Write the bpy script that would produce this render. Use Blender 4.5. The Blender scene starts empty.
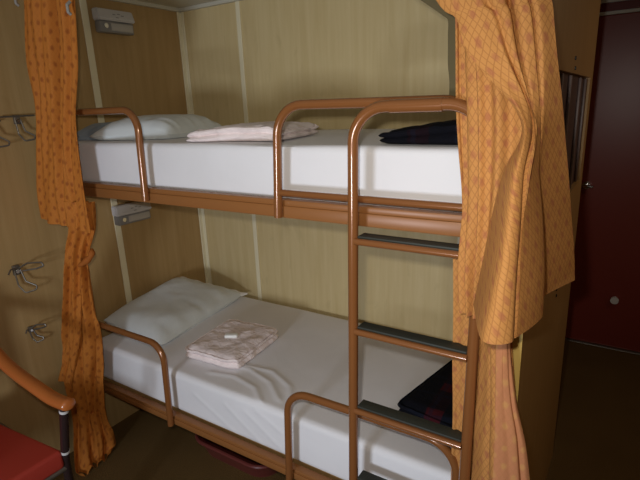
import bpy, bmesh, math, random
from mathutils import Vector, Matrix, noise
random.seed(7)
SC = bpy.context.scene
COL = SC.collection

# ------------------------------------------------------------------ materials
def new_mat(name):
    m = bpy.data.materials.new(name); m.use_nodes = True
    nt = m.node_tree; b = nt.nodes['Principled BSDF']
    return m, nt, b
def plain(name, col, rough=.5, metal=0.0, spec=.5, coat=0.0, sheen=0.0):
    m, nt, b = new_mat(name)
    b.inputs['Base Color'].default_value = (*col, 1); b.inputs['Roughness'].default_value = rough
    b.inputs['Metallic'].default_value = metal; b.inputs['Specular IOR Level'].default_value = spec
    b.inputs['Coat Weight'].default_value = coat
    b.inputs['Sheen Weight'].default_value = sheen
    return m
def N(nt, t, **kw):
    n = nt.nodes.new(t)
    for k, v in kw.items(): setattr(n, k, v)
    return n
def mixcol(nt, fac, a, b, blend='MIX'):
    n = N(nt, 'ShaderNodeMix', data_type='RGBA', blend_type=blend)
    for sock, val in ((n.inputs[0], fac), (n.inputs[6], a), (n.inputs[7], b)):
        if hasattr(val, 'is_linked'): nt.links.new(val, sock)
        elif isinstance(val, (int, float)): sock.default_value = val
        else: sock.default_value = (*val, 1)
    return n.outputs[2]
def math_(nt, op, a, b=None, clamp=False):
    n = N(nt, 'ShaderNodeMath', operation=op, use_clamp=clamp)
    for i, v in enumerate((a, b)):
        if v is None: continue
        if hasattr(v, 'is_linked'): nt.links.new(v, n.inputs[i])
        else: n.inputs[i].default_value = v
    return n.outputs[0]
def ramp(nt, fac, stops):
    n = N(nt, 'ShaderNodeValToRGB'); nt.links.new(fac, n.inputs[0])
    e = n.color_ramp.elements
    while len(e) < len(stops): e.new(.5)
    for el, (p, c) in zip(e, stops):
        el.position = p; el.color = (*c, 1) if not isinstance(c, (int, float)) else (c, c, c, 1)
    return n.outputs[0]
def obj_coord(nt, scale=(1, 1, 1)):
    tc = N(nt, 'ShaderNodeTexCoord'); mp = N(nt, 'ShaderNodeMapping')
    mp.inputs['Scale'].default_value = scale
    nt.links.new(tc.outputs['Object'], mp.inputs[0]); return mp.outputs[0]
def noise_tex(nt, vec, scale, detail=4, rough=.5, dist=0.0):
    n = N(nt, 'ShaderNodeTexNoise'); nt.links.new(vec, n.inputs['Vector'])
    n.inputs['Scale'].default_value = scale; n.inputs['Detail'].default_value = detail
    n.inputs['Roughness'].default_value = rough; n.inputs['Distortion'].default_value = dist
    return n.outputs[0]
def bump(nt, b, h, strength=.3, dist=.01):
    n = N(nt, 'ShaderNodeBump'); n.inputs['Strength'].default_value = strength; n.inputs['Distance'].default_value = dist
    nt.links.new(h, n.inputs['Height']); nt.links.new(n.outputs[0], b.inputs['Normal'])

def veneer(name, light, dark, rough=.45):
    m, nt, b = new_mat(name)
    n1 = noise_tex(nt, obj_coord(nt, (14, 14, .8)), 2.2, 6, .6, .4)
    n2 = noise_tex(nt, obj_coord(nt, (46, 46, 1.6)), 1.5, 3, .6)
    n3 = noise_tex(nt, obj_coord(nt, (7, 7, 3)), 2.0, 3, .5, .8)
    f = math_(nt, 'ADD', math_(nt, 'MULTIPLY', n1, .75), math_(nt, 'MULTIPLY', n2, .25))
    c = ramp(nt, f, [(.30, dark), (.70, light)])
    fleck = ramp(nt, n3, [(.60, 0.0), (.72, 1.0)])
    c = mixcol(nt, math_(nt, 'MULTIPLY', fleck, .22), c, tuple(x * .72 for x in dark))
    nt.links.new(c, b.inputs['Base Color']); b.inputs['Roughness'].default_value = rough
    b.inputs['Specular IOR Level'].default_value = .3
    return m
M = {}
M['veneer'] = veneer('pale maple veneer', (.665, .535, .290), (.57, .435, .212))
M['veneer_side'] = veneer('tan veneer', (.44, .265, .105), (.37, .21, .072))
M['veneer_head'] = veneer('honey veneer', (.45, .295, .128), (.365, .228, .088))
M['strip'] = plain('cream joint strip', (.78, .70, .48), .45)
M['strip_edge'] = plain('pale wood edge', (.62, .41, .11), .45)
M['ceiling'] = plain('cream ceiling', (.55, .52, .42), .6)
M['copper'] = plain('copper brown paint', (.26, .098, .030), .20, .2, .5, .4)
M['copper_board'] = plain('copper brown board', (.28, .112, .033), .36, .05, .35)
M['tread'] = None
M['chrome'] = plain('chrome', (.75, .74, .72), .18, 1.0)
M['steel'] = plain('dull steel', (.20, .175, .145), .4, .7)
M['dark_metal'] = plain('dark lacquered metal', (.035, .02, .02), .25, .3, .6)
M['lamp_grey'] = plain('lamp housing grey', (.58, .56, .55), .5)
M['lamp_dark'] = plain('lamp dark plastic', (.24, .23, .22), .4)
M['lamp_lens'] = plain('lamp clear cover', (.45, .42, .38), .25)
M['door'] = plain('dark red door laminate', (.19, .030, .019), .33, 0, .5)
M['header'] = plain('dark red header', (.13, .016, .012), .35, 0, .4)
M['white_trim'] = plain('white trim', (.55, .56, .52), .4)
M['niche'] = plain('dark purple brown panel', (.085, .045, .042), .45)
M['slat'] = plain('brown grey slat', (.16, .11, .10), .4)
M['arm_wood'] = plain('orange lacquered wood', (.42, .12, .025), .32, 0, .5, .3)
M['red_vinyl'] = plain('red vinyl', (.42, .045, .028), .5, 0, .3)
M['tub'] = plain('dark red plastic', (.14, .03, .025), .35)
M['collar'] = plain('pale collar', (.75, .74, .72), .25, .2)
M['glider'] = plain('off white glider', (.32, .30, .26), .5)
M['soap'] = plain('soap wrapper white', (.85, .84, .80), .35)
M['black_dot'] = plain('dark screw', (.02, .018, .016), .5)
M['assumed_window'] = plain('pale unseen panel', (.6, .65, .7), .6)  # colour of the added, unseen daylight panel

def mk_tread():
    m, nt, b = new_mat('dark ribbed tread')
    tc = obj_coord(nt, (1, 1, 1))
    w = N(nt, 'ShaderNodeTexWave', wave_type='BANDS', bands_direction='Y'); w.inputs['Scale'].default_value = 60
    nt.links.new(tc, w.inputs['Vector'])
    b.inputs['Base Color'].default_value = (.030, .033, .025, 1); b.inputs['Roughness'].default_value = .65
    bump(nt, b, w.outputs['Fac'], .3, .002); return m
M['tread'] = mk_tread()

def mk_carpet():
    m, nt, b = new_mat('brown speckled carpet')
    n1 = noise_tex(nt, obj_coord(nt), 260, 2, .7); n2 = noise_tex(nt, obj_coord(nt), 6, 3)
    c = ramp(nt, n1, [(.35, (.07, .036, .013)), (.55, (.17, .100, .034)), (.7, (.28, .175, .066))])
    c = mixcol(nt, math_(nt, 'MULTIPLY', n2, .5), c, (.08, .042, .014))
    nt.links.new(c, b.inputs['Base Color']); b.inputs['Roughness'].default_value = .95
    b.inputs['Specular IOR Level'].default_value = .1
    bump(nt, b, n1, .5, .004); return m
M['carpet'] = mk_carpet()

def fabric(name, c1, c2, scale=6, wr=.25, fine=500, sheen=.1):
    m, nt, b = new_mat(name)
    n = noise_tex(nt, obj_coord(nt), scale, 4, .55, .6)
    c = ramp(nt, n, [(.35, c2), (.62, c1)])
    nt.links.new(c, b.inputs['Base Color']); b.inputs['Roughness'].default_value = .85
    b.inputs['Specular IOR Level'].default_value = .2; b.inputs['Sheen Weight'].default_value = sheen
    bump(nt, b, n, wr, .02); return m
M['sheet'] = fabric('white cotton sheet', (.80, .785, .80), (.77, .755, .765), 4, .10)
M['sheet_up'] = M['sheet']
M['pillow'] = fabric('pale blue grey pillowcase', (.72, .755, .75), (.67, .70, .70), 9, .15)
M['pillow_hem'] = fabric('white pillowcase hem', (.82, .80, .76), (.76, .74, .70), 9, .2)
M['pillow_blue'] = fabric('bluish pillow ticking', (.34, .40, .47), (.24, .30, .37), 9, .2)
M['pink'] = fabric('pale pink blanket', (.88, .77, .75), (.80, .685, .665), 22, .5)

def mk_plaid():
    m, nt, b = new_mat('dark plaid wool')
    v = obj_coord(nt); sep = N(nt, 'ShaderNodeSeparateXYZ'); nt.links.new(v, sep.inputs[0])
    def band(s, freq, ph, th):
        x = math_(nt, 'FRACT', math_(nt, 'ADD', math_(nt, 'MULTIPLY', s, freq), ph))
        return math_(nt, 'LESS_THAN', x, th)
    bx = band(sep.outputs[0], 6.2, .48, .34); by = band(sep.outputs[1], 6.2, .25, .30)
    bx2 = band(sep.outputs[0], 9, .62, .12); by2 = band(sep.outputs[1], 9, .7, .12)
    c = mixcol(nt, math_(nt, 'MULTIPLY', bx, .4), (.005, .005, .008), (.018, .004, .006))
    c = mixcol(nt, math_(nt, 'MULTIPLY', math_(nt, 'MULTIPLY', by, bx), .5), c, (.075, .007, .010))
    c = mixcol(nt, math_(nt, 'MULTIPLY', math_(nt, 'MAXIMUM', bx2, by2), .4), c, (.008, .011, .022))
    n = noise_tex(nt, v, 90, 3)
    nt.links.new(c, b.inputs['Base Color']); b.inputs['Roughness'].default_value = .95
    b.inputs['Specular IOR Level'].default_value = .1
    bump(nt, b, n, .4, .006); return m
M['plaid'] = mk_plaid()

def mk_curtain(name, base, lattice, spot, edge):
    m, nt, b = new_mat(name)
    uv = N(nt, 'ShaderNodeUVMap'); sep = N(nt, 'ShaderNodeSeparateXYZ'); nt.links.new(uv.outputs[0], sep.inputs[0])
    u, v = sep.outputs[0], sep.outputs[1]
    def tri(x):      # distance to nearest integer, 0..0.5
        fr = math_(nt, 'FRACT', x); return math_(nt, 'ABSOLUTE', math_(nt, 'SUBTRACT', fr, .5))
    P = 0.0135       # diamond pitch
    a = math_(nt, 'DIVIDE', math_(nt, 'ADD', u, math_(nt, 'MULTIPLY', v, .62)), P)
    c = math_(nt, 'DIVIDE', math_(nt, 'SUBTRACT', u, math_(nt, 'MULTIPLY', v, .62)), P)
    la = math_(nt, 'GREATER_THAN', tri(a), .41); lc = math_(nt, 'GREATER_THAN', tri(c), .41)
    lat = math_(nt, 'MAXIMUM', la, lc)
    # sprigs on a staggered grid
    S = 0.043
    def spots(du, dv, r, asp):
        x = math_(nt, 'MULTIPLY', math_(nt, 'SUBTRACT', math_(nt, 'FRACT', math_(nt, 'ADD', math_(nt, 'DIVIDE', u, S), du)), .5), S)
        y = math_(nt, 'MULTIPLY', math_(nt, 'SUBTRACT', math_(nt, 'FRACT', math_(nt, 'ADD', math_(nt, 'DIVIDE', v, S * 1.25), dv)), .5), S * 1.25)
        d = math_(nt, 'SQRT', math_(nt, 'ADD', math_(nt, 'POWER', x, 2.0), math_(nt, 'POWER', math_(nt, 'MULTIPLY', y, asp), 2.0)))
        w = noise_tex(nt, uv.outputs[0], 160, 2)
        d = math_(nt, 'ADD', d, math_(nt, 'MULTIPLY', math_(nt, 'SUBTRACT', w, .5), .006))
        return math_(nt, 'SUBTRACT', 1.0, math_(nt, 'DIVIDE', math_(nt, 'SUBTRACT', d, r * .6), r * .8), True)
    sp = math_(nt, 'MAXIMUM', spots(.0, .0, .0058, .70), math_(nt, 'MULTIPLY', spots(.5, .5, .0058, .70), .85), True)
    n = noise_tex(nt, uv.outputs[0], 9, 3)
    col = mixcol(nt, n, base, edge)
    col = mixcol(nt, math_(nt, 'MULTIPLY', lat, .45), col, lattice)
    col = mixcol(nt, math_(nt, 'MULTIPLY', sp, .62), col, spot)
    nt.links.new(col, b.inputs['Base Color']); b.inputs['Roughness'].default_value = .75
    b.inputs['Specular IOR Level'].default_value = .2
    f = noise_tex(nt, uv.outputs[0], 30, 3)
    bump(nt, b, f, .12, .01)
    return m
M['curtain'] = mk_curtain('gold orange sprigged curtain', (.55, .25, .070), (.27, .105, .028), (.34, .105, .050), (.49, .215, .060))
M['curtain_far'] = mk_curtain('orange sprigged curtain', (.54, .19, .030), (.45, .145, .022), (.22, .050, .010), (.47, .155, .024))
M['curtain_back'] = mk_curtain('pinkish reverse of the curtain', (.52, .215, .088), (.46, .19, .075), (.58, .30, .095), (.50, .195, .090))
M['curtain_edge'] = plain('olive brown curtain strip', (.095, .072, .030), .9)

# ------------------------------------------------------------------ builders
def tag(o, label=None, cat=None, group=None, kind=None):
    if label: o['label'] = label
    if cat: o['category'] = cat
    if group: o['group'] = group
    if kind: o['kind'] = kind
    return o
def thing(name, label, cat, loc, group=None):
    o = bpy.data.objects.new(name, None); COL.objects.link(o)
    o.location = loc; o.empty_display_size = .05
    return tag(o, label, cat, group)
def wloc(o):
    v = Vector((0, 0, 0))
    while o is not None: v += o.location; o = o.parent
    return v
def obj(name, bm, mat, parent=None, smooth=True, base=None, label=None):
    """link a bmesh (world coordinates) as ONE object, its origin at parent / base"""
    me = bpy.data.meshes.new(name)
    off = Vector(base) if base is not None else (wloc(parent) if parent else Vector((0, 0, 0)))
    bmesh.ops.translate(bm, verts=bm.verts, vec=-off)
    bmesh.ops.recalc_face_normals(bm, faces=bm.faces)
    bm.to_mesh(me); bm.free()
    if smooth:
        for p in me.polygons: p.use_smooth = True
    me.materials.append(mat)
    o = bpy.data.objects.new(name, me); COL.objects.link(o)
    if parent: o.parent = parent
    if base is not None:
        o.location = off - (wloc(parent) if parent else Vector((0, 0, 0)))
    if smooth:
        me.set_sharp_from_angle(angle=math.radians(40))
    if label: o['label'] = label
    return o
def box(bm, lo, hi, bev=0.0, seg=2, rot=None):
    r = bmesh.ops.create_cube(bm, size=1.0)
    vs = r['verts']; lo = Vector(lo); hi = Vector(hi); c = (lo + hi) / 2; s = hi - lo
    for v in vs: v.co = Vector((v.co.x * s.x, v.co.y * s.y, v.co.z * s.z))
    if rot is not None:
        for v in vs: v.co = rot @ v.co
    for v in vs: v.co += c
    if bev > 0:
        es = list({e for v in vs for e in v.link_edges})
        bmesh.ops.bevel(bm, geom=es, offset=bev, segments=seg, profile=.5, affect='EDGES')
def boxm(lo, hi, bev=0.0, seg=2, rot=None):
    bm = bmesh.new(); box(bm, lo, hi, bev, seg, rot); return bm
def fillet(pts, rad, n=8):
    pts = [Vector(p) for p in pts]
    out = [pts[0]]
    for i in range(1, len(pts) - 1):
        p, a, b = pts[i], pts[i - 1], pts[i + 1]
        r = rad[i] if isinstance(rad, (list, tuple)) else rad
        da, db = (a - p), (b - p)
        ang = da.angle(db)
        if r <= 0 or ang > math.pi - .02: out.append(p); continue
        t = min(r / math.tan(ang / 2), da.length * .49, db.length * .49)
        s, e = p + da.normalized() * t, p + db.normalized() * t
        bis = (da.normalized() + db.normalized()).normalized()
        rr = t * math.tan(ang / 2); cen = p + bis * (rr / math.sin(ang / 2))
        va, vb = s - cen, e - cen; tot = va.angle(vb); ax = va.cross(vb).normalized()
        for k in range(n + 1): out.append(cen + Matrix.Rotation(tot * k / n, 3, ax) @ va)
    out.append(pts[-1]); return out
def tube(bm, pts, r, seg=14, cap=True, sx=1.0):
    pts = [Vector(p) for p in pts]; rings = []; up = None
    for i, p in enumerate(pts):
        if i == 0: t = pts[1] - p
        elif i == len(pts) - 1: t = p - pts[i - 1]
        else: t = (pts[i + 1] - p).normalized() + (p - pts[i - 1]).normalized()
        t.normalize()
        if up is None:
            up = Vector((0, 0, 1)) if abs(t.z) < .9 else Vector((0, 1, 0))
        up = (up - t * up.dot(t)).normalized(); side = t.cross(up)
        rr = r[i] if isinstance(r, (list, tuple)) else r
        rings.append([bm.verts.new(p + (up * math.cos(2 * math.pi * k / seg) + side * sx * math.sin(2 * math.pi * k / seg)) * rr) for k in range(seg)])
    for a, b in zip(rings, rings[1:]):
        for k in range(seg): bm.faces.new((a[k], a[(k + 1) % seg], b[(k + 1) % seg], b[k]))
    if cap:
        bm.faces.new(rings[0][::-1]); bm.faces.new(rings[-1])
def tubem(pts, r, **k):
    bm = bmesh.new(); tube(bm, pts, r, **k); return bm
def disc(bm, c, axis, r, h, seg=20):
    q = Vector((0, 0, 1)).rotation_difference(Vector(axis)).to_matrix().to_4x4()
    bmesh.ops.create_cone(bm, cap_ends=True, segments=seg, radius1=r, radius2=r, depth=h,
                          matrix=Matrix.Translation(Vector(c)) @ q)
def struct(name, bm, mat, smooth=False):
    return tag(obj(name, bm, mat, None, smooth), kind='structure')

# ------------------------------------------------------------------ room shell
CEIL = 2.024
struct('floor', boxm((-.06, -3.3, -.06), (3.3, 1.45, 0)), M['carpet'])
struct('ceiling', boxm((-.06, -3.3, CEIL), (3.3, 1.45, CEIL + .05)), M['ceiling'])
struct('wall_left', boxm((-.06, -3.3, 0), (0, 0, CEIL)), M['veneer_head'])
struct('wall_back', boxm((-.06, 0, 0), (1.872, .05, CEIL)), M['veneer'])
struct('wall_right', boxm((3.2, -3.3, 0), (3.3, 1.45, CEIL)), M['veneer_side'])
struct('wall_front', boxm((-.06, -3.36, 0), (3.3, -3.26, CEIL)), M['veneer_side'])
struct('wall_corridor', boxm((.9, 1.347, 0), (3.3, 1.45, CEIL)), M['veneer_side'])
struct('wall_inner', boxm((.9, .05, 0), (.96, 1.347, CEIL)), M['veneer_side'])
# joint strips
struct('trim_1', boxm((0, -.562, .0), (.006, -.530, CEIL), .002), M['strip'])
bm = bmesh.new(); box(bm, (0, -.006, 0), (.026, 0, CEIL), .002); box(bm, (0, -.026, 0), (.006, 0, CEIL), .002)
struct('trim_2', bm, M['strip'])
struct('trim_3', boxm((.383, -.006, 0), (.408, 0, CEIL), .002), M['strip'])
struct('trim_4', boxm((1.488, -.006, 0), (1.513, 0, CEIL), .002), M['strip'])
bm = bmesh.new(); box(bm, (0, -.02, CEIL - .016), (1.87, 0, CEIL)); box(bm, (0, -.80, CEIL - .016), (.02, 0, CEIL))
struct('trim_5', bm, M['ceiling'])
# the partition at the foot of the bunks, a dark slatted panel let into its outer side
PX0, PX1 = 1.872, 1.907
bm = bmesh.new()
NY0, NY1, NZ0, NZ1 = -.76, .045, 1.225, 1.575
box(bm, (PX0, -.900, 0), (PX1, .13, NZ0)); box(bm, (PX0, -.900, NZ1), (PX1, .13, CEIL))
box(bm, (PX0, -.900, NZ0), (PX1, NY0, NZ1)); box(bm, (PX0, NY1, NZ0), (PX1, .13, NZ1))
box(bm, (PX0, NY0, NZ0), (PX0 + .018, NY1, NZ1))
part_ = struct('wall_partition', bm, M['veneer_side'])
obj('edge_band', boxm((PX0 - .001, -.9035, 0), (PX1 + .001, -.8995, CEIL), .001), M['strip_edge'], part_, label='pale yellow edge band')
for y, z in ((-.442, 1.612), (-.425, 1.588), (-.361, .945), (-.348, .920)):
    bm = bmesh.new(); disc(bm, (PX1 + .001, y, z), (1, 0, 0), .005, .004, 10); obj('screw', bm, M['black_dot'], part_)
np_ = thing('slatted_panel', 'dark slatted panel let into the wooden partition right of the curtain', 'panel', (PX0 + .018, -.35, NZ0))
obj('back_panel', boxm((PX0 + .0185, NY0 + .002, NZ0 + .002), (PX0 + .023, NY1 - .002, NZ1 - .002)), M['niche'], np_)
for y in (-.60, -.43, -.19, -.03):
    obj('slat', boxm((PX0 + .0235, y - .006, NZ0 + .004), (PX1 - .003, y + .006, NZ1 - .004), .003), M['slat'], np_)
# door beyond the partition
DY = 1.347
door = struct('door_1', boxm((1.70, DY - .035, .006), (2.52, DY, 1.925), .004), M['door'])
bm = bmesh.new(); disc(bm, (1.842, DY - .039, 1.005), (0, 1, 0), .022, .010)
obj('handle_plate', bm, M['chrome'], door)
h = obj('door_handle', tubem(fillet([(1.842, DY - .04, 1.005), (1.842, DY - .085, 1.005), (1.880, DY - .085, 1.003)], .012), .008), M['chrome'], door)
bm = bmesh.new(); disc(bm, (2.057, DY - .045, .323), (0, 1, 0), .016, .02); disc(bm, (2.057, DY - .060, .323), (0, 1, 0), .022, .014)
obj('knob', bm, M['collar'], door)
struct('trim_6', boxm((1.60, DY - .045, 1.925), (2.62, DY, 1.943), .003), M['white_trim'])
struct('trim_7', boxm((1.60, DY - .04, 1.944), (2.62, DY, 1.985), .0), M['header'])
struct('trim_8', boxm((1.60, DY - .045, 1.986), (2.62, DY, 2.004), .003), M['white_trim'])
struct('trim_9', boxm((1.60, DY - .060, 0), (2.62, DY - .036, .006), .002), M['steel'])

# ------------------------------------------------------------------ bunk frames
FY = -.83                                         # centre line of the guard tubes
def bunk(zb, zt, label, guards, board_h):
    t = thing('bunk_frame', label, 'bunk bed', (.9, -.42, zb))
    bm = bmesh.new(); box(bm, (.001, -.836, zb), (1.869, -.806, zb + board_h * .68), .003); box(bm, (.001, -.832, zb + board_h * .66), (1.869, -.803, zb + board_h), .003)
    obj('front_rail', bm, M['copper_board'], t)
    obj('back_rail', boxm((.03, -.03, zb), (1.868, -.008, zb + board_h), .003), M['copper_board'], t)
    obj('end_rail', boxm((.007, -.81, zb), (.027, -.032, zb + board_h), .003), M['copper_board'], t)
    obj('end_rail', boxm((1.848, -.81, zb), (1.869, -.032, zb + board_h), .003), M['copper_board'], t)
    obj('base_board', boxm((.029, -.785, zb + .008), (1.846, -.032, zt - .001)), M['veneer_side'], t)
    for pts, rad, bar in guards:
        g = obj('guard_rail', tubem(fillet(pts, rad, 10), .0125, seg=16), M['copper'], t)
        if bar:
            obj('cross_bar', tubem(bar, .0095, seg=12), M['copper'], g)
    return t
GY = FY - .018                                    # guards stand on the outer face of the rail
bunk(.294, .331, 'copper brown lower bunk frame with low guard rails under the upper bunk',
     [([(.09, GY, .297), (.09, GY, .656), (.622, GY, .656), (.606, GY, .297)], .07, None),
      ([(1.200, GY, .297), (1.216, GY, .650), (1.764, GY, .655), (1.764, GY, .297)], .085, None)], .037)
bunk(1.212, 1.254, 'copper brown upper bunk frame with looped guard rails and ladder in front',
     [([(.13, GY, 1.222), (.13, GY, 1.530), (.657, GY, 1.530), (.642, GY, 1.222)], .07, None),
      ([(1.224, GY, 1.216), (1.243, GY, 1.525), (1.785, GY, 1.519), (1.785, GY, 1.220)], .085,
       [(1.238, GY, 1.288), (1.785, GY, 1.286)])], .052)

# ladder
LY = -.882
lad = thing('ladder', 'copper brown bunk ladder with dark ribbed treads', 'ladder', (1.628, LY, 0))
obj('side_rail', tubem(fillet([(1.461, LY, 0), (1.494, LY, 1.512), (1.808, LY, 1.513), (1.785, LY, 0)], .085, 12), .0135, seg=18), M['copper'], lad)
for z in (1.193, .943, .699, .455, .211):
    xl = 1.461 + .033 * z / 1.512 + .010; xr = 1.785 + .023 * z / 1.513 - .010
    bm = boxm((xl, LY - .010, z - .009), (xr, LY + .032, z + .001), .003, 2); tube(bm, [(xl, LY - .009, z - .006), (xr, LY - .009, z - .006)], .0088, seg=16)
    r = obj('rung', bm, M['copper'], lad)
    obj('tread', boxm((xl + .004, LY - .003, z - .002), (xr - .004, LY + .034, z + .007), .001), M['tread'], r, label='dark ribbed rubber tread')
obj('hook', boxm((1.590, LY + .004, 1.506), (1.712, GY + .003, 1.527), .004), M['copper'], lad)
obj('sleeve', tubem([(1.590, LY, 1.512), (1.712, LY, 1.512)], .0150, seg=18), M['copper'], lad)

# ------------------------------------------------------------------ mattresses
def seg_d(p, a, b):
    ab = b - a; t = max(0, min(1, (p - a).dot(ab) / ab.length_squared)); return (p - a - ab * t).length
def ridge(p, lines, w):
    s = 0.0
    for l in lines:
        d = min(seg_d(p, Vector(a), Vector(b)) for a, b in zip(l, l[1:]))
        if d < w * 4: s += math.exp(-(d / w) ** 2)
    return s
TOP_L = [[(.755, -.646), (.861, -.632), (.992, -.668), (1.093, -.745)],
         [(.81, -.620), (.951, -.600), (1.076, -.655), (1.141, -.735)],
         [(.735, -.728), (.844, -.701), (.968, -.727), (1.047, -.790)]]
FRONT_L = [[(.716, .443), (.937, .335)], [(.877, .455), (1.044, .345)], [(.976, .458), (1.128, .365)], [(1.03, .48), (1.14, .43)]]
def mattress(name, x0, x1, y0, y1, z0, z1, label, wrinkle):
    R = .022; cx = 170
    prof = []                                     # (y, z) ring, counter-clockwise seen from +X
    def arc(cy, cz, a0, a1, n=6):
        for k in range(n + 1):
            a = a0 + (a1 - a0) * k / n; prof.append((cy + R * math.cos(a), cz + R * math.sin(a)))
    def straight(p, q, n):
        for k in range(1, n): prof.append((p[0] + (q[0] - p[0]) * k / n, p[1] + (q[1] - p[1]) * k / n))
    H = math.pi / 2
    arc(y1 - R, z0 + R, -H, 0); straight((y1, z0 + R), (y1, z1 - R), 4); arc(y1 - R, z1 - R, 0, H)
    straight((y1 - R, z1), (y0 + R, z1), 90); arc(y0 + R, z1 - R, H, 2 * H)
    straight((y0, z1 - R), (y0, z0 + R), 22); arc(y0 + R, z0 + R, 2 * H, 3 * H); straight((y0 + R, z0), (y1 - R, z0), 6)
    bm = bmesh.new(); rings = []
    cy, cz = (y0 + y1) / 2, (z0 + z1) / 2
    xs = [x0, x0 + .004, x0 + .012, x0 + .024] + [x0 + .024 + (x1 - x0 - .048) * k / cx for k in range(1, cx)] + [x1 - .024, x1 - .012, x1 - .004, x1]
    for x in xs:
        e = min(x - x0, x1 - x); ins = 0.0
        if e < R: ins = R - math.sqrt(max(0, R * R - (R - e) ** 2))
        ring = []
        for y, z in prof:
            yy = y + (ins if y < cy - .2 else -ins if y > cy + .2 else 0) * 1.0
            zz = z + (ins if z < cz else -ins)
            top = z > z1 - .004; front = y < y0 + .004
            if top:
                zz += .0035 * noise.noise(Vector((x * 3, y * 4, z0))) 
                if wrinkle: zz += .0042 * ridge(Vector((x, y)), TOP_L, .009) 
            if front:
                yy -= .0025 * noise.noise(Vector((x * 3.5, z * 9, 3)))
                if wrinkle: yy -= .0020 * ridge(Vector((x, z)), FRONT_L, .010)
            ring.append(bm.verts.new((x, yy, zz)))
        rings.append(ring)
    n = len(prof)
    for a, b in zip(rings, rings[1:]):
        for k in range(n): bm.faces.new((a[k], a[(k + 1) % n], b[(k + 1) % n], b[k]))
    bm.faces.new(rings[0][::-1]); bm.faces.new(rings[-1])
    o = obj('mattress', bm, M['sheet'], None, True, base=((x0 + x1) / 2, cy, z0))
    return tag(o, label, 'mattress')
mattress('lower', .045, 1.842, -.800, -.034, .331, .511, 'mattress in a creased white sheet on the lower bunk', True)
mattress('upper', .045, 1.842, -.800, -.034, 1.254, 1.416, 'mattress in a smooth white sheet on the upper bunk', False)

# ------------------------------------------------------------------ pillows and bedding
def pillow_bm(L, W, T, seed, n=44, pinch=.05, wr=.006):
    """pillow in local axes: L along x, W along y, lying on z=0"""
    bm = bmesh.new(); top = {}; bot = {}
    for i in range(n + 1):
        for j in range(n + 1):
            a = -1 + 2 * i / n; b = -1 + 2 * j / n
            x = a * L / 2 * (1 - pinch * (1 - b * b) ** 2 * abs(a) ** 3) ; y = b * W / 2 * (1 - pinch * (1 - a * a) ** 2 * abs(b) ** 3)
            h = max(0.0, (1 - a ** 4) * (1 - b ** 4)) ** .55
            edge = 1 - max(abs(a), abs(b))
            w = wr * (noise.noise(Vector((x * 9, y * 9, seed))) + .7 * noise.noise(Vector((x * 22, y * 22, seed + 5)))) * min(1, edge * 6 + .15)
            top[i, j] = bm.verts.new((x, y, T * .32 + h * T * .68 + w))
            bot[i, j] = top[i, j] if i in (0, n) or j in (0, n) else bm.verts.new((x, y, T * .32 - h * T * .32))
    for i in range(n):
        for j in range(n):
            bm.faces.new((top[i, j], top[i + 1, j], top[i + 1, j + 1], top[i, j + 1]))
            f = [bot[i, j], bot[i, j + 1], bot[i + 1, j + 1], bot[i + 1, j]]
            if len(set(f)) == 4:
                try: bm.faces.new(f)
                except ValueError: pass
    return bm
def xform(bm, loc, rx=0, ry=0, rz=0):
    m = Matrix.Translation(Vector(loc)) @ Matrix.Rotation(rz, 4, 'Z') @ Matrix.Rotation(ry, 4, 'Y') @ Matrix.Rotation(rx, 4, 'X')
    bmesh.ops.transform(bm, matrix=m, verts=bm.verts); return bm
def hem_bm(x0, L, W, T):                          # flat open hem of a pillowcase, along its y side
    bm = bmesh.new(); n = 24
    r0, r1, r2, r3 = [], [], [], []
    for k in range(n + 1):
        b = -1 + 2 * k / n; y = b * W / 2; wob = .004 * math.sin(k * 1.3)
        r0.append(bm.verts.new((x0 - .012, y, T * .36 + .004))); r1.append(bm.verts.new((x0 + L, y * 1.01, T * .32 + .004 + wob)))
        r2.append(bm.verts.new((x0 + L, y * 1.01, T * .32 - .003 + wob))); r3.append(bm.verts.new((x0 - .012, y, T * .30)))
    for a, b in ((r0, r1), (r1, r2), (r2, r3), (r3, r0)):
        for k in range(n): bm.faces.new((a[k], a[k + 1], b[k + 1], b[k]))
    bm.faces.new((r0[0], r1[0], r2[0], r3[0])); bm.faces.new((r0[-1], r3[-1], r2[-1], r1[-1]))
    return bm
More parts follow.
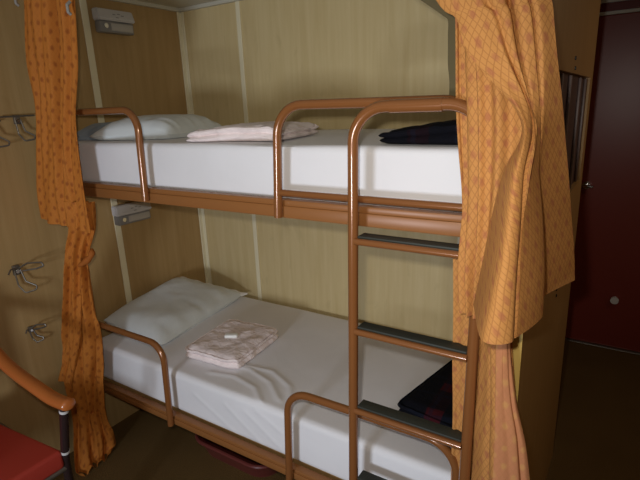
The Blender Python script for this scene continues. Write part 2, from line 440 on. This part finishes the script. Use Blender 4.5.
# lower pillow leans against the head wall, its inner end pushed up
def pillow_quad(fl, bl, br, fr, T, floor_z, seed, n=46, wr=.0035):
    fl, bl, br, fr = map(Vector, (fl, bl, br, fr)); bm = bmesh.new(); top = {}; bot = {}
    def P(i, j):
        a = i / n; b = j / n; A = 2 * a - 1; B = 2 * b - 1
        a2 = .5 + A / 2 * (1 - .05 * (1 - B * B) ** 2 * abs(A) ** 3); b2 = .5 + B / 2 * (1 - .05 * (1 - A * A) ** 2 * abs(B) ** 3)
        p = fl.lerp(fr, a2).lerp(bl.lerp(br, a2), b2)
        h = max(0.0, (1 - A ** 4) * (1 - B ** 4)) ** .6; e = min(1, (1 - max(abs(A), abs(B))) * 6 + .1)
        w = wr * (noise.noise(Vector((p.x * 9, p.y * 9, seed))) + .7 * noise.noise(Vector((p.x * 22, p.y * 22, seed + 5)))) * e
        # pleats running in from the hem on the +X side
        w += .004 * math.sin(b * 34 + 3 * noise.noise(Vector((b * 6, 0, seed)))) * max(0, a - .6) * 2.5 * e
        return p, h, w
    for i in range(n + 1):
        for j in range(n + 1):
            p, h, w = P(i, j)
            top[i, j] = bm.verts.new((p.x, p.y, p.z + h * T * .7 + w))
            bot[i, j] = top[i, j] if i in (0, n) or j in (0, n) else bm.verts.new((p.x, p.y, max(floor_z, p.z - .002 - min(1, h * 2.5) * (p.z - floor_z))))
    for i in range(n):
        for j in range(n):
            bm.faces.new((top[i, j], top[i + 1, j], top[i + 1, j + 1], top[i, j + 1]))
            f = [bot[i, j], bot[i, j + 1], bot[i + 1, j + 1], bot[i + 1, j]]
            if not all(v in (top[i, j], top[i + 1, j], top[i + 1, j + 1], top[i, j + 1]) for v in f):
                try: bm.faces.new(f)
                except ValueError: pass
    return bm
pl = thing('pillow', 'white pillow lying against the head wall on the lower bunk', 'pillow', (.21, -.42, .513))
cFL, cBL, cBR, cFR = (.030, -.715, .578), (.030, -.250, .640), (.330, -.060, .528), (.405, -.685, .526)
obj('cushion', pillow_quad(cFL, cBL, cBR, cFR, .085, .5135, 2), M['pillow'], pl)
bm = bmesh.new(); r0, r1, r2 = [], [], []
for k in range(31):
    t = k / 30; pz = Vector(cBL).lerp(Vector(cBR), t); ez = Vector((.010, .020, 0))
    pz = pz + Vector((.008, -.02, .002)); wob = .003 * math.sin(k * 1.1)
    r0.append(bm.verts.new(pz + Vector((0, -.012, .014 * math.sin(math.pi * t)))))
    r1.append(bm.verts.new(pz + ez + Vector((0, .010, .004 + wob)))); r2.append(bm.verts.new(pz + ez + Vector((0, .008, -.004 + wob))))
for a_, b_ in ((r0, r1), (r1, r2), (r2, r0)):
    for k in range(30): bm.faces.new((a_[k], a_[k + 1], b_[k + 1], b_[k]))
bm.faces.new((r0[0], r1[0], r2[0])); bm.faces.new((r0[-1], r2[-1], r1[-1]))
obj('pillowcase_hem', bm, M['pillow_hem'], pl, label='white open hem of the pillowcase')
# upper pillow
pu = thing('pillow', 'white pillow on the upper bunk behind the left guard rail', 'pillow', (.29, -.42, 1.416))
obj('cushion', pillow_quad((.235, -.765, 1.436), (.13, -.30, 1.440), (.49, -.255, 1.432), (.590, -.665, 1.436), .100, 1.4185, 9, wr=.005), M['pillow'], pu)
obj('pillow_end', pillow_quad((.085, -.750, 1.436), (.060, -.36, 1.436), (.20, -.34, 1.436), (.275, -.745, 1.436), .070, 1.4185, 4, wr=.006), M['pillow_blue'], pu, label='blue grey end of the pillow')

def folded_bm(L, W, T, layers, seed, n=30, taper=None, wr=.004):
    """folded cloth: rounded slab with fold lines on its sides"""
    bm = bmesh.new(); m = 4 * layers
    def pt(i, j, k):
        a = -1 + 2 * i / n; b = -1 + 2 * j / n; c = k / m
        pr = .86 + .14 * abs(math.sin(math.pi * c * layers))
        ed = max(abs(a), abs(b))
        x, y = a * L / 2, b * W / 2
        # rounded corners
        q = (abs(a) ** 16 + abs(b) ** 16) ** (1 / 16) or 1
        s = ed / q if q > 0 else 1
        x *= (1 - (1 - s) * 1.0); y *= (1 - (1 - s) * 1.0)
        if ed > .99: x -= math.copysign(min(abs(x), .012 * (1 - pr) / .14), x); y -= math.copysign(min(abs(y), .012 * (1 - pr) / .14), y)
        h = T * c * (taper(a, b) if taper else 1)
        w = wr * noise.noise(Vector((x * 16, y * 16, seed + c))) + wr * .5 * noise.noise(Vector((x * 40, y * 40, seed)))
        drop = .25 * T * max(0, ed - .86) / .14 * (1 if c == 1 else 0)
        return Vector((x + w, y + w, max(0.0, h + w * c - drop)))
    top = {(i, j): bm.verts.new(pt(i, j, m)) for i in range(n + 1) for j in range(n + 1)}
    for i in range(n):
        for j in range(n): bm.faces.new((top[i, j], top[i + 1, j], top[i + 1, j + 1], top[i, j + 1]))
    peri = [(i, 0) for i in range(n)] + [(n, j) for j in range(n)] + [(i, n) for i in range(n, 0, -1)] + [(0, j) for j in range(n, 0, -1)]
    prev = [top[p] for p in peri]
    for k in range(m - 1, -1, -1):
        cur = [bm.verts.new(pt(i, j, k)) for i, j in peri]
        for q in range(len(peri)): bm.faces.new((prev[q], prev[(q + 1) % len(peri)], cur[(q + 1) % len(peri)], cur[q]))
        prev = cur
    bm.faces.new(prev)
    return bm
def folded(name, bm, loc, rz, mat, label, cat):
    loc = (loc[0], loc[1], loc[2] + .003)
    xform(bm, loc, 0, 0, rz)
    return tag(obj(name, bm, mat, None, True, base=loc), label, cat)
folded('folded_blanket', folded_bm(.285, .325, .052, 2, 3, wr=.006), (.682, -.530, .511), math.radians(5), M['pink'],
       'folded pale pink blanket on the lower bunk beside the pillow', 'blanket')
bm = bmesh.new(); box(bm, (.648, -.549, .564), (.706, -.517, .580), .007, 3, Matrix.Rotation(.55, 3, 'Z'))
tag(obj('soap_packet', bm, M['soap'], None, True, base=(.676, -.5325, .564)), 'small white soap packet on the folded pink blanket', 'soap')
folded('folded_blanket', folded_bm(.365, .33, .050, 2, 11, taper=lambda a, b: .62 + .38 * max(0, 1 - a * a) ** .5 - .18 * max(0, -a), wr=.007), (.935, -.585, 1.416), math.radians(12), M['pink'],
       'crumpled pale pink blanket on the upper bunk beside its pillow', 'blanket')
folded('folded_blanket', folded_bm(.33, .50, .062, 2, 17, taper=lambda a, b: .48 + .52 * min(1, (a + 1) * .6), wr=.006), (1.665, -.53, 1.416), 0, M['plaid'],
       'dark plaid blanket on the upper bunk at the foot end', 'blanket')
folded('folded_blanket', folded_bm(.30, .40, .075, 2, 23, taper=lambda a, b: .85 + .15 * (a + 1) / 2, wr=.003), (1.678, -.470, .511), math.radians(-11), M['plaid'],
       'dark plaid blanket on the lower bunk behind the ladder', 'blanket')

# ------------------------------------------------------------------ curtains
def catmull(ps, t):
    n = len(ps) - 1; f = min(max(t, 0), 1) * n; i = min(int(f), n - 1); f -= i
    p1, p2 = ps[i], ps[i + 1]; p0 = ps[i - 1] if i > 0 else p1 * 2 - p2; p3 = ps[i + 2] if i + 2 <= n else p2 * 2 - p1
    return .5 * ((2 * p1) + (p2 - p0) * f + (2 * p0 - 5 * p1 + 4 * p2 - p3) * f * f + (3 * p1 - p0 - 3 * p2 + p3) * f ** 3)
def lin(ps, t):
    n = len(ps) - 1; f = min(max(t, 0), 1) * n; i = min(int(f), n - 1); f -= i
    return ps[i].lerp(ps[i + 1], f)
def sheet(bm, rows, fold, nu=110, nv=120, cloth_w=.6, thick=.0025, u_off=0.0, cu=catmull, right=False):
    """cloth through rows of control points; fold(u, v) pushes it out along its normal; rows are (z or None, [points])"""
    uvl = bm.loops.layers.uv.verify()
    rows = [[Vector(p) for p in r] for r in rows]
    zacc = [0.0]
    for a, b in zip(rows, rows[1:]): zacc.append(zacc[-1] + (a[len(a) // 2] - b[len(b) // 2]).length)
    tot = zacc[-1]
    def base(u, v):
        s = v * tot; k = 0
        while k < len(zacc) - 2 and zacc[k + 1] < s: k += 1
        fr = (s - zacc[k]) / (zacc[k + 1] - zacc[k])
        col = [cu(r, u) for r in rows]
        return catmull(col, (k + fr) / (len(rows) - 1))
    P = {}
    for i in range(nu + 1):
        for j in range(nv + 1):
            P[i, j] = base(i / nu, j / nv)
    F = {}
    for (i, j), p in P.items():
        a = P[min(i + 1, nu), j] - P[max(i - 1, 0), j]; b = P[i, max(j - 1, 0)] - P[i, min(j + 1, nv)]
        nrm = a.cross(b)
        nrm = nrm.normalized() if nrm.length > 1e-9 else Vector((0, -1, 0))
        u, v = i / nu, j / nv
        F[i, j] = (p + nrm * fold(u, v), nrm)
    front, back = {}, {}
    for k, (p, n_) in F.items():
        front[k] = bm.verts.new(p); back[k] = bm.verts.new(p - n_ * thick)
    def quad(vs, uvs):
        try: f = bm.faces.new(vs)
        except ValueError: return
        for l, c in zip(f.loops, uvs): l[uvl].uv = c
    arc = {}
    for j in range(nv + 1):
        seq = range(nu, -1, -1) if right else range(nu + 1); acc = 0.0; last = None
        for i in seq:
            p = F[i, j][0]
            if last is not None: acc += (p - last).length
            last = p; arc[i, j] = -acc if right else acc
    def uvc(i, j): return (u_off + arc[i, j], -j / nv * tot)
    for i in range(nu):
        for j in range(nv):
            c = [(i, j), (i + 1, j), (i + 1, j + 1), (i, j + 1)]
            quad([front[k] for k in c], [uvc(*k) for k in c]); quad([back[k] for k in c[::-1]], [uvc(*k) for k in c[::-1]])
    edge = [(i, 0) for i in range(nu)] + [(nu, j) for j in range(nv)] + [(i, nv) for i in range(nu, 0, -1)] + [(0, j) for j in range(nv, 0, -1)]
    for a, b in zip(edge, edge[1:] + edge[:1]):
        quad([front[a], front[b], back[b], back[a]], [uvc(*a), uvc(*b), uvc(*b), uvc(*a)])
def g(u, u0, w): return math.exp(-((u - u0) / w) ** 2)
def cloth(name, bm, mat, parent, **k):
    return obj(name, bm, mat, parent, True, **k)

def track(label, x0, x1, z, y=-.882):
    t = thing('curtain_track', label, 'curtain track', ((x0 + x1) / 2, y, z))
    obj('rail', boxm((x0, y - .010, z - .004), (x1, y + .010, z + .020), .003), M['strip'], t)
    return t
track('pale curtain track under the ceiling over the bunk front', .08, 1.99, CEIL - .021)

# upper left
lul = [(2.00, .215, .50), (1.92, .195, .49), (1.82, .167, .474), (1.72, .150, .446), (1.61, .148, .405), (1.52, .130, .381), (1.40, .090, .362), (1.25, .042, .363), (1.115, .022, .352)]
rows = []
for z, a, b in lul:
    rows.append([(a + (b - a) * k / 4, -.90 - .008 * math.sin(k), z + (b - a) * -.0 - .03 * k / 4) for k in range(5)])
def f_lul(u, v):
    gth = 1 - .35 * v
    s = .007 * math.sin(u * 26 + 1.4 * math.sin(v * 3)) * gth + .004 * math.sin(u * 53 + 2 + v * 5) * (1 - .6 * v)
    s -= .050 * g(u, .56 + .02 * math.sin(v * 5), .035) * max(.0, 1 - .8 * v)
    s += .016 * g(u, .34 + .03 * math.sin(v * 4), .10) * (.4 + .6 * v)            # deep fold down the middle
    s -= .024 * g(u, .84 - .10 * v, .03) * (1 - .4 * v)
    s -= .030 * g(u, .58 + .28 * (v - .5) * 1.4, .025) * max(0, (v - .45) * 2)
    s += .010 * noise.noise(Vector((u * 5, v * 4, 2)))
    return s
cu1 = thing('curtain', 'orange sprigged curtain hanging at the head of the upper bunk', 'curtain', (.25, -.89, 1.1))
bm = bmesh.new(); sheet(bm, rows, f_lul, 130, 130, .62); cloth('curtain_panel', bm, M['curtain_far'], cu1)
for x, y, z in ((.190, -.915, 1.915), (.490, -.915, 1.850)):
    obj('curtain_hook', tubem(fillet([(x, y, z + .02), (x, y - .012, z + .01), (x, y - .012, z - .012), (x, y - .004, z - .018)], .004), .005), M['glider'], cu1, label='off white plastic curtain hook')

# lower left: gathered under the upper bunk, down to a heap on the floor
lll = [((.225, -.905, 1.20), (.365, -.875, 1.20)), ((.235, -.905, 1.11), (.355, -.875, 1.10)), ((.185, -.915, .965), (.275, -.872, .955)), ((.118, -.920, .775), (.245, -.868, .78)),
       ((.050, -.925, .575), (.255, -.866, .600)), ((.055, -.955, .385), (.212, -.870, .390)), ((.062, -.955, .20), (.185, -.870, .21)),
       ((.105, -1.00, .075), (.175, -.845, .10)), ((.165, -1.04, .016), (.155, -.840, .018)), ((.205, -1.03, .010), (.19, -.885, .012))]
rows = [[Vector(a).lerp(Vector(b), k / 4) for k in range(5)] for a, b in lll]
def f_lll(u, v):
    tie = g(v, .20, .05)
    s = (.012 * math.sin(u * 19 + 3 * math.sin(v * 2.2)) + .004 * math.sin(u * 37 + 1)) * (1 - .5 * tie)
    s += .014 * tie * (.6 + .4 * math.sin(u * 9)) 
    s -= .018 * g(u, .62 + .2 * math.sin(v * 4), .04) * (v < .8)
    s += .008 * noise.noise(Vector((u * 8, v * 14, 7))) 
    return s
cu2 = thing('curtain', 'orange curtain gathered at the head of the lower bunk down to the floor', 'curtain', (.2, -.93, 0))
bm = bmesh.new(); sheet(bm, rows, f_lll, 110, 190, .50); cloth('curtain_panel', bm, M['curtain_far'], cu2)
bm = bmesh.new()
rows = [[Vector(a).lerp(Vector(b), k / 3) for k in range(4)] for a, b in (((.150, -.900, .80), (.21, -.895, .80)), ((.085, -.912, .62), (.16, -.900, .62)), ((.040, -.938, .48), (.12, -.925, .48)), ((.016, -.965, .385), (.10, -.950, .385)))]
sheet(bm, rows, lambda u, v: .004 * math.sin(u * 14), 24, 40, .12); cloth('curtain_flap', bm, M['curtain_far'], cu2)
bm = bmesh.new(); tube(bm, [catmull([Vector(q) for q in ((.262, -.915, .945), (.285, -.900, .960), (.305, -.882, .985), (.300, -.872, 1.010))], k / 12) for k in range(13)], [.006, .009, .011, .010, .012, .014, .013, .010, .011, .013, .012, .009, .005], seg=10)
obj('tie_knot', bm, M['curtain_far'], cu2)

# upper right: inner strip and the wide swept panel, gathered round the edge of the partition
A = [(2.00, [(1.70, -.85), (1.72, -.855), (1.765, -.90), (1.80, -.92), (1.84, -.92)]),
     (1.70, [(1.7225, -.857), (1.740, -.857), (1.772, -.91), (1.81, -.93), (1.852, -.925)]),
     (1.52, [(1.7335, -.866), (1.754, -.867), (1.790, -.925), (1.832, -.938), (1.885, -.932)]),
     (1.42, [(1.743, -.868), (1.762, -.870), (1.796, -.925), (1.838, -.938), (1.890, -.932)]),
     (1.31, [(1.756, -.870), (1.769, -.880), (1.801, -.925), (1.838, -.938), (1.878, -.932)]),
     (1.17, [(1.764, -.885), (1.772, -.91), (1.802, -.925), (1.831, -.935), (1.857, -.925)]),
     (1.06, [(1.773, -.895), (1.781, -.915), (1.805, -.925), (1.824, -.935), (1.838, -.925)])]
cu3 = thing('curtain', 'gold orange sprigged curtain swept aside at the foot of the upper bunk', 'curtain', (1.86, -.93, 1.05))
bm = bmesh.new()
sheet(bm, [[(x, y, z) for x, y in r] for z, r in A], lambda u, v: .007 * math.sin(u * 33 + 1) * min(1, u * 4) - .008 * g(u, .47, .03) - .008 * g(u, .62, .03), 90, 110, .30, u_off=.9)
cloth('curtain_strip', bm, M['curtain'], cu3)
B = [(2.01, [(1.585, -.93), (1.69, -.945), (1.78, -.955), (1.845, -.95), (1.895, -.925)]),
     (1.85, [(1.630, -.94), (1.720, -.96), (1.80, -.965), (1.86, -.955), (1.905, -.928)]),
     (1.70, [(1.721, -.955), (1.771, -.97), (1.828, -.97), (1.878, -.955), (1.914, -.93)]),
     (1.665, [(1.76, -0.96), (1.803, -0.975), (1.846, -0.975), (1.887, -0.955), (1.92, -0.928)]),
     (1.60, [(1.79, -.97), (1.831, -.98), (1.866, -.975), (1.898, -.95), (1.930, -.92)]),
     (1.48, [(1.89, -.985), (1.897, -1.0), (1.902, -.99), (1.904, -.975), (1.911, -.975), (1.918, -.95), (1.921, -.925), (1.946, -.87)]),
     (1.38, [(1.862, -.965), (1.89, -1.03), (1.905, -1.02), (1.897, -.98), (1.911, -1.01), (1.918, -.94), (1.914, -.90), (1.956, -.82)]),
     (1.25, [(1.836, -.95), (1.883, -1.06), (1.909, -1.05), (1.895, -.99), (1.913, -1.035), (1.935, -.94), (1.922, -.87), (1.968, -.75)]),
     (1.10, [(1.814, -.95), (1.869, -1.10), (1.918, -1.085), (1.904, -1.02), (1.922, -1.065), (1.946, -.95), (1.930, -.86), (1.982, -.70)])]
B = [(z, r if len(r) == 8 else [tuple(catmull([Vector((x, y, 0)) for x, y in r], k / 7).xy) for k in range(8)]) for z, r in B]
def f_B(u, v):
    low = max(0, min(1, (v - .56) / .2)); top = 1 - low
    s = .0025 * math.sin(u * 15 + .6 + 2 * v)
    s -= .024 * g(u, .60 + .02 * math.sin(v * 7), .030) * top
    s -= .012 * g(u, .80 - .05 * v, .022) * top
    s -= .010 * g(u, .36 + .2 * v, .04) * top
    s += .004 * noise.noise(Vector((u * 4, v * 6, 12)))
    return s
bm = bmesh.new(); sheet(bm, [[(x, y, z) for x, y in r] for z, r in B], f_B, 160, 150, right=True)
cloth('curtain_panel', bm, M['curtain'], cu3)
# a dark olive strip along its inner edge
hem = [((1.587, -0.824, 1.767), (1.645, -0.824, 1.759)), ((1.61, -0.824, 1.75), (1.663, -0.824, 1.743)), ((1.634, -0.824, 1.733), (1.679, -0.824, 1.727)), ((1.666, -0.824, 1.71), (1.701, -0.824, 1.712)), ((1.686, -0.824, 1.695), (1.723, -0.824, 1.702)), ((1.696, -0.824, 1.687), (1.727, -0.824, 1.689)), ((1.698, -0.824, 1.677), (1.73, -0.824, 1.678)), ((1.698, -0.824, 1.655), (1.731, -0.824, 1.652)), ((1.699, -0.824, 1.625), (1.732, -0.824, 1.622)), ((1.7, -0.824, 1.594), (1.733, -0.824, 1.592)), ((1.704, -0.824, 1.563), (1.737, -0.824, 1.561)), ((1.705, -0.824, 1.525), (1.738, -0.824, 1.524))]  # end points of the dark olive strip's rows
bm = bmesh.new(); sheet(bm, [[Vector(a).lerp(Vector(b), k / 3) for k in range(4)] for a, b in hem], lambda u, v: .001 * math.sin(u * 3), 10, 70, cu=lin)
cloth('curtain_edge_strip', bm, M['curtain_edge'], cu3, label='dark olive strip along the curtain edge')

# lower right
Cc = [(1.17, [(1.735, -.850), (1.765, -.852), (1.808, -.860), (1.845, -.935), (1.885, -.92)]),
      (1.05, [(1.740, -.850), (1.768, -.852), (1.810, -.860), (1.848, -.94), (1.890, -.93)]),
      (.90, [(1.743, -.850), (1.769, -.852), (1.810, -.860), (1.857, -.945), (1.908, -.93)]),
      (.70, [(1.750, -.850), (1.770, -.852), (1.808, -.862), (1.872, -.955), (1.945, -.93)]),
      (.40, [(1.750, -.852), (1.770, -.854), (1.806, -.866), (1.895, -.97), (2.00, -.94)]),
      (.02, [(1.750, -.852), (1.772, -.854), (1.806, -.870), (1.910, -.98), (2.05, -.95)])]
def f_C(u, v):
    s = .005 * math.sin(u * 24 + 1.0) * (min(1, u * 3) if u > .5 else .4)
    t = max(0.0, v - .12)
    s -= .022 * g(u, .58 - .30 * t, .022)
    s -= .024 * g(u, .72 - .16 * t, .020)
    s += .008 * g(u, .60 - .5 * t, .07)
    s += .004 * noise.noise(Vector((u * 6, v * 8, 21)))
    return s
cu4 = thing('curtain', 'gold orange curtain flaring to the floor at the foot of the lower bunk', 'curtain', (1.86, -.93, 0))
bm = bmesh.new(); sheet(bm, [[(x, y, z) for x, y in r] for z, r in Cc], f_C, 130, 130, right=True)
cloth('curtain_panel', bm, M['curtain'], cu4)
D = [[(1.868, -.950, 1.13), (1.877, -.957, 1.13), (1.886, -.945, 1.13)], [(1.869, -.957, 1.02), (1.882, -.968, 1.02), (1.892, -.945, 1.02)], [(1.873, -.960, .90), (1.892, -.962, .90), (1.910, -.945, .90)],
     [(1.878, -.965, .80), (1.908, -.966, .80), (1.936, -.945, .80)], [(1.882, -.975, .66), (1.922, -.975, .66), (1.960, -.945, .66)], [(1.890, -.990, .35), (1.95, -.99, .35), (2.012, -.955, .35)], [(1.895, -1.0, .02), (1.97, -1.0, .02), (2.06, -.965, .02)]]
bm = bmesh.new(); sheet(bm, D, lambda u, v: .004 * math.sin(u * 8 + 1) - .006 * g(u, .80, .05) * min(1, v * 3) + .003 * noise.noise(Vector((u * 4, v * 7, 31))), 60, 110)
cloth('curtain_reverse', bm, M['curtain_back'], cu4, label='pinkish turned back side of the curtain')

# ------------------------------------------------------------------ reading lamps on the head wall
def lamp(y0, y1, z0, z1, label):
    t = thing('reading_lamp', label, 'wall lamp', (0.006, (y0 + y1) / 2, z0), 'reading lamps on the head wall')
    zm = z0 + (z1 - z0) * .50
    bm = bmesh.new()
    prof = [(.0065, zm), (.052, zm), (.055, zm + .008), (.040, z1), (.0065, z1)]
    a = [bm.verts.new((x, y0, z)) for x, z in prof]; b = [bm.verts.new((x, y1, z)) for x, z in prof]
    n = len(prof)
    for k in range(n): bm.faces.new((a[k], a[(k + 1) % n], b[(k + 1) % n], b[k]))
    bm.faces.new(a[::-1]); bm.faces.new(b)
    bmesh.ops.bevel(bm, geom=list(bm.edges), offset=.004, segments=2, affect='EDGES')
    hs = obj('housing', bm, M['lamp_grey'], t)
    for dy, dz in ((-.012, 0), (.012, .004), (0, -.012), (.03, -.002)):
        yc = (y0 + y1) / 2 + dy; zc = zm + (z1 - zm) * .55 + dz
        xs = .055 - (.015) * (zc - zm - .008) / (z1 - zm - .008)
        obj('mark', boxm((xs - .001, yc - .007, zc - .0016), (xs + .0015, yc + .007, zc + .0016)), M['lamp_dark'], hs)
    bm = bmesh.new(); box(bm, (.0065, y0 + .006, z0), (.046, y1 - .006, zm - .001), .006)
    lens = obj('lamp_base', bm, M['lamp_dark'], t)
    obj('lens', boxm((.040, y0 + .060, z0 + .008), (.0485, y1 - .012, zm - .008), .004), M['lamp_lens'], t, label='clear lamp lens')
    bm = bmesh.new(); disc(bm, (.047, y0 + .034, z0 + (zm - z0) * .55), (1, 0, 0), .010, .008, 14)
    obj('switch', bm, M['chrome'], t)
lamp(-.515, -.330, 1.866, 1.964, 'grey reading lamp on the head wall above the upper bunk')
lamp(-.570, -.375, 1.004, 1.098, 'grey reading lamp on the head wall just under the upper bunk')

# ------------------------------------------------------------------ wire coat hooks on the head wall
def coat_hook(y, z, s, label, rod=None, tw=0.0):
    t = thing('coat_hook', label, 'coat hook', (0, y, z))
    def P(dx, dy, dz):
        c, sn = math.cos(tw), math.sin(tw)
        return (.004 + dx * s, y + (dy * c - dz * sn) * s, z + (dy * sn + dz * c) * s)
    obj('plate', boxm((-.001, y - .012 * s, z - .018 * s), (.012, y + .012 * s, z + .018 * s), .003), M['steel'], t)
    bm = bmesh.new(); disc(bm, (.014, y, z - .004 * s), (1, 0, 0), .007 * s, .006, 12); obj('screw', bm, M['chrome'], t)
    w = .0032
    obj('lower_loop', tubem(fillet([P(.008, -.010, 0), P(.012, -.008, -.055), P(.03, .002, -.082), P(.042, .032, -.078), P(.042, .040, -.066), P(.018, .016, -.045), P(.008, .010, 0)], .008 * s, 4), w, seg=8), M['steel'], t)
    if rod is None:
        obj('upper_loop', tubem(fillet([P(.008, .008, .006), P(.03, .026, .022), P(.075, .052, .024), P(.085, .056, .012), P(.06, .04, .002), P(.02, .012, -.004)], .008 * s, 4), w, seg=8), M['steel'], t)
        obj('arm', tubem(fillet([P(.008, -.004, .004), P(.012, -.022, .010), P(.02, -.036, -.004)], .006 * s, 4), w, seg=8), M['steel'], t)
    else:
        obj('arm', tubem([(.012, rod[0], z + .012), (.012, rod[1], z + .014)], .0034, seg=8), M['steel'], t)
coat_hook(-.912, 1.512, 1.0, 'steel wire coat hook near the curtain, highest on the head wall', (-.975, -.845))
coat_hook(-1.030, .925, 1.15, 'steel wire coat hook midway down the head wall, largest loop')
coat_hook(-1.026, .660, .72, 'small steel wire coat hook lowest on the head wall', None, .1)
coat_hook(-1.012, 1.497, 1.0, 'steel wire coat hook cut off by the left edge of the photo', (-1.06, -.975))

# ------------------------------------------------------------------ dark red tub under the bunk
tt = thing('tub', 'dark red low tub on the floor under the lower bunk', 'tub', (.72, -.52, 0))
def rrect(cx, cy, hx, hy, r, z, n=8):
    out = []
    for qx, qy, a0 in ((1, 1, 0), (-1, 1, 90), (-1, -1, 180), (1, -1, 270)):
        for k in range(n + 1):
            a = math.radians(a0 + 90 * k / n); out.append((cx + qx * (hx - r) + r * math.cos(a), cy + qy * (hy - r) + r * math.sin(a), z))
    return out
bm = bmesh.new()
loops = [rrect(.72, -.52, .20, .13, .09, 0.0), rrect(.72, -.52, .225, .155, .10, .075), rrect(.72, -.52, .232, .162, .10, .085), rrect(.72, -.52, .215, .145, .095, .083), rrect(.72, -.52, .192, .122, .085, .010)]
vs = [[bm.verts.new(p) for p in l] for l in loops]
for a, b in zip(vs, vs[1:]):
    for k in range(len(a)): bm.faces.new((a[k], a[(k + 1) % len(a)], b[(k + 1) % len(a)], b[k]))
bm.faces.new(vs[0][::-1]); bm.faces.new(vs[-1])
obj('body', bm, M['tub'], tt)
pts = rrect(.72, -.52, .232, .162, .10, .086)
obj('rim', tubem(pts + [pts[0]], .009, seg=8, cap=False), M['tub'], tt)

# ------------------------------------------------------------------ armchair
ch = thing('armchair', 'red armchair with curved wooden arms beside the left wall', 'chair', (.38, -1.53, 0))
SY0, SY1 = -1.80, -1.262
bm = bmesh.new(); box(bm, (.125, SY0 + .014, .405), (.606, SY1 - .008, .474), .013, 4)
for v in bm.verts:
    if v.co.y > -1.4: v.co.y -= .045 * max(0, .60 - v.co.x) / .47
    if v.co.z > .45: v.co.z += .012 * (1 - ((v.co.x - .37) / .25) ** 2) * (1 - ((v.co.y + 1.53) / .28) ** 2)
obj('seat', bm, M['red_vinyl'], ch)
bm = bmesh.new(); box(bm, (.09, SY0 + .02, .56), (.135, SY1 - .02, .90), .020, 4)
obj('backrest', bm, M['red_vinyl'], ch)
bm = bmesh.new()
for y in (SY0 + .004, SY1 - .004): tube(bm, [(.10, y, .396), (.590, y, .396)], .011)
tube(bm, [(.590, SY0 + .004, .396), (.590, SY1 - .004, .396)], .011); tube(bm, [(.11, SY0, .398), (.11, SY1, .398)], .011)
obj('seat_frame', bm, M['steel'], ch)
for y in (SY0, SY1 + .002):
    f = obj('leg', tubem([(.575, y, .002), (.590, y, .42), (.652, y, .645)], .0135), M['dark_metal'], ch)
    bm = bmesh.new(); disc(bm, (.648, y, .630), (0.27, 0, 1), .0142, .010, 16); obj('collar', bm, M['collar'], f)
    bm = bmesh.new(); disc(bm, (.601, y, .460), (0.27, 0, 1), .0142, .010, 16); obj('collar', bm, M['collar'], f)
    obj('leg', tubem(fillet([(.045, y, .002), (.10, y, .42), (.10, y, .80), (.085, y, .88)], .05), .0125), M['dark_metal'], ch)
    arm = [(.100, y, .835), (.150, y, .792), (.215, y, .748), (.300, y, .706), (.390, y, .682), (.490, y, .667), (.590, y, .655), (.665, y, .660), (.690, y, .664)]
    obj('armrest', tubem([catmull([Vector(p) for p in arm], k / 40) for k in range(41)], [.0185] * 39 + [.017, .012], seg=18, sx=1.25), M['arm_wood'], ch)

# ------------------------------------------------------------------ camera
p = (2.0681, -1.9216, 1.5216); yaw, pit, rol, fpx = -.5806, .2715, -.0405, 485.3
F = Vector((math.sin(yaw) * math.cos(pit), math.cos(yaw) * math.cos(pit), -math.sin(pit)))
R0 = Vector((math.cos(yaw), -math.sin(yaw), 0)); U0 = R0.cross(F)
R = R0 * math.cos(rol) + U0 * math.sin(rol); U = -R0 * math.sin(rol) + U0 * math.cos(rol)
cam = bpy.data.cameras.new('camera'); co = bpy.data.objects.new('camera', cam); COL.objects.link(co)
m = Matrix((R, U, -F)).transposed().to_4x4(); m.translation = Vector(p); co.matrix_world = m
cam.sensor_fit = 'HORIZONTAL'; cam.sensor_width = 36; cam.lens = 36 * fpx / 640; cam.clip_start = .02
SC.camera = co

# ------------------------------------------------------------------ light: the camera's flash, assumed daylight from an unseen window behind, an added warm corridor fill
def area(name, loc, direction, sx, sy, power, col):
    l = bpy.data.lights.new(name, 'AREA'); l.shape = 'RECTANGLE'; l.size = sx; l.size_y = sy; l.energy = power; l.color = col
    o = bpy.data.objects.new(name, l); COL.objects.link(o); o.location = loc
    o.rotation_euler = Vector(direction).to_track_quat('-Z', 'Z').to_euler(); return o
fl = Vector(p) - R * .045 + U * .055 + F * .02
sl = bpy.data.lights.new('flash', 'SPOT'); sl.energy = 29; sl.color = (1, .96, .88); sl.spot_size = math.radians(98); sl.spot_blend = 1.0; sl.shadow_soft_size = .016
so = bpy.data.objects.new('flash', sl); COL.objects.link(so); so.location = fl; so.rotation_euler = F.to_track_quat('-Z', 'Y').to_euler()
area('assumed_daylight', (1.38, -3.20, .92), (.02, 1, -.02), .40, .40, 23.0, (.78, .87, 1.0))  # assumed daylight: an unseen area light brightening the bunk fronts
struct('assumed_window_1', boxm((1.05, -3.262, .60), (1.71, -3.25, 1.24)), M['assumed_window'])  # unseen pale panel, added behind the assumed daylight
area('corridor_fill', (2.75, .1, CEIL - .02), (-.2, 0, -1), .3, .3, 1.7, (1, .80, .58))  # unseen warm fill, added to lift the partition's outer side and the door

w = bpy.data.worlds.new('world'); SC.world = w; w.use_nodes = True
w.node_tree.nodes['Background'].inputs[0].default_value = (.02, .02, .02, 1); w.node_tree.nodes['Background'].inputs[1].default_value = 1
SC.view_settings.view_transform = 'Standard'; SC.view_settings.look = 'None'
SC.view_settings.exposure = .25; SC.view_settings.gamma = 1; SC.view_settings.use_curve_mapping = False
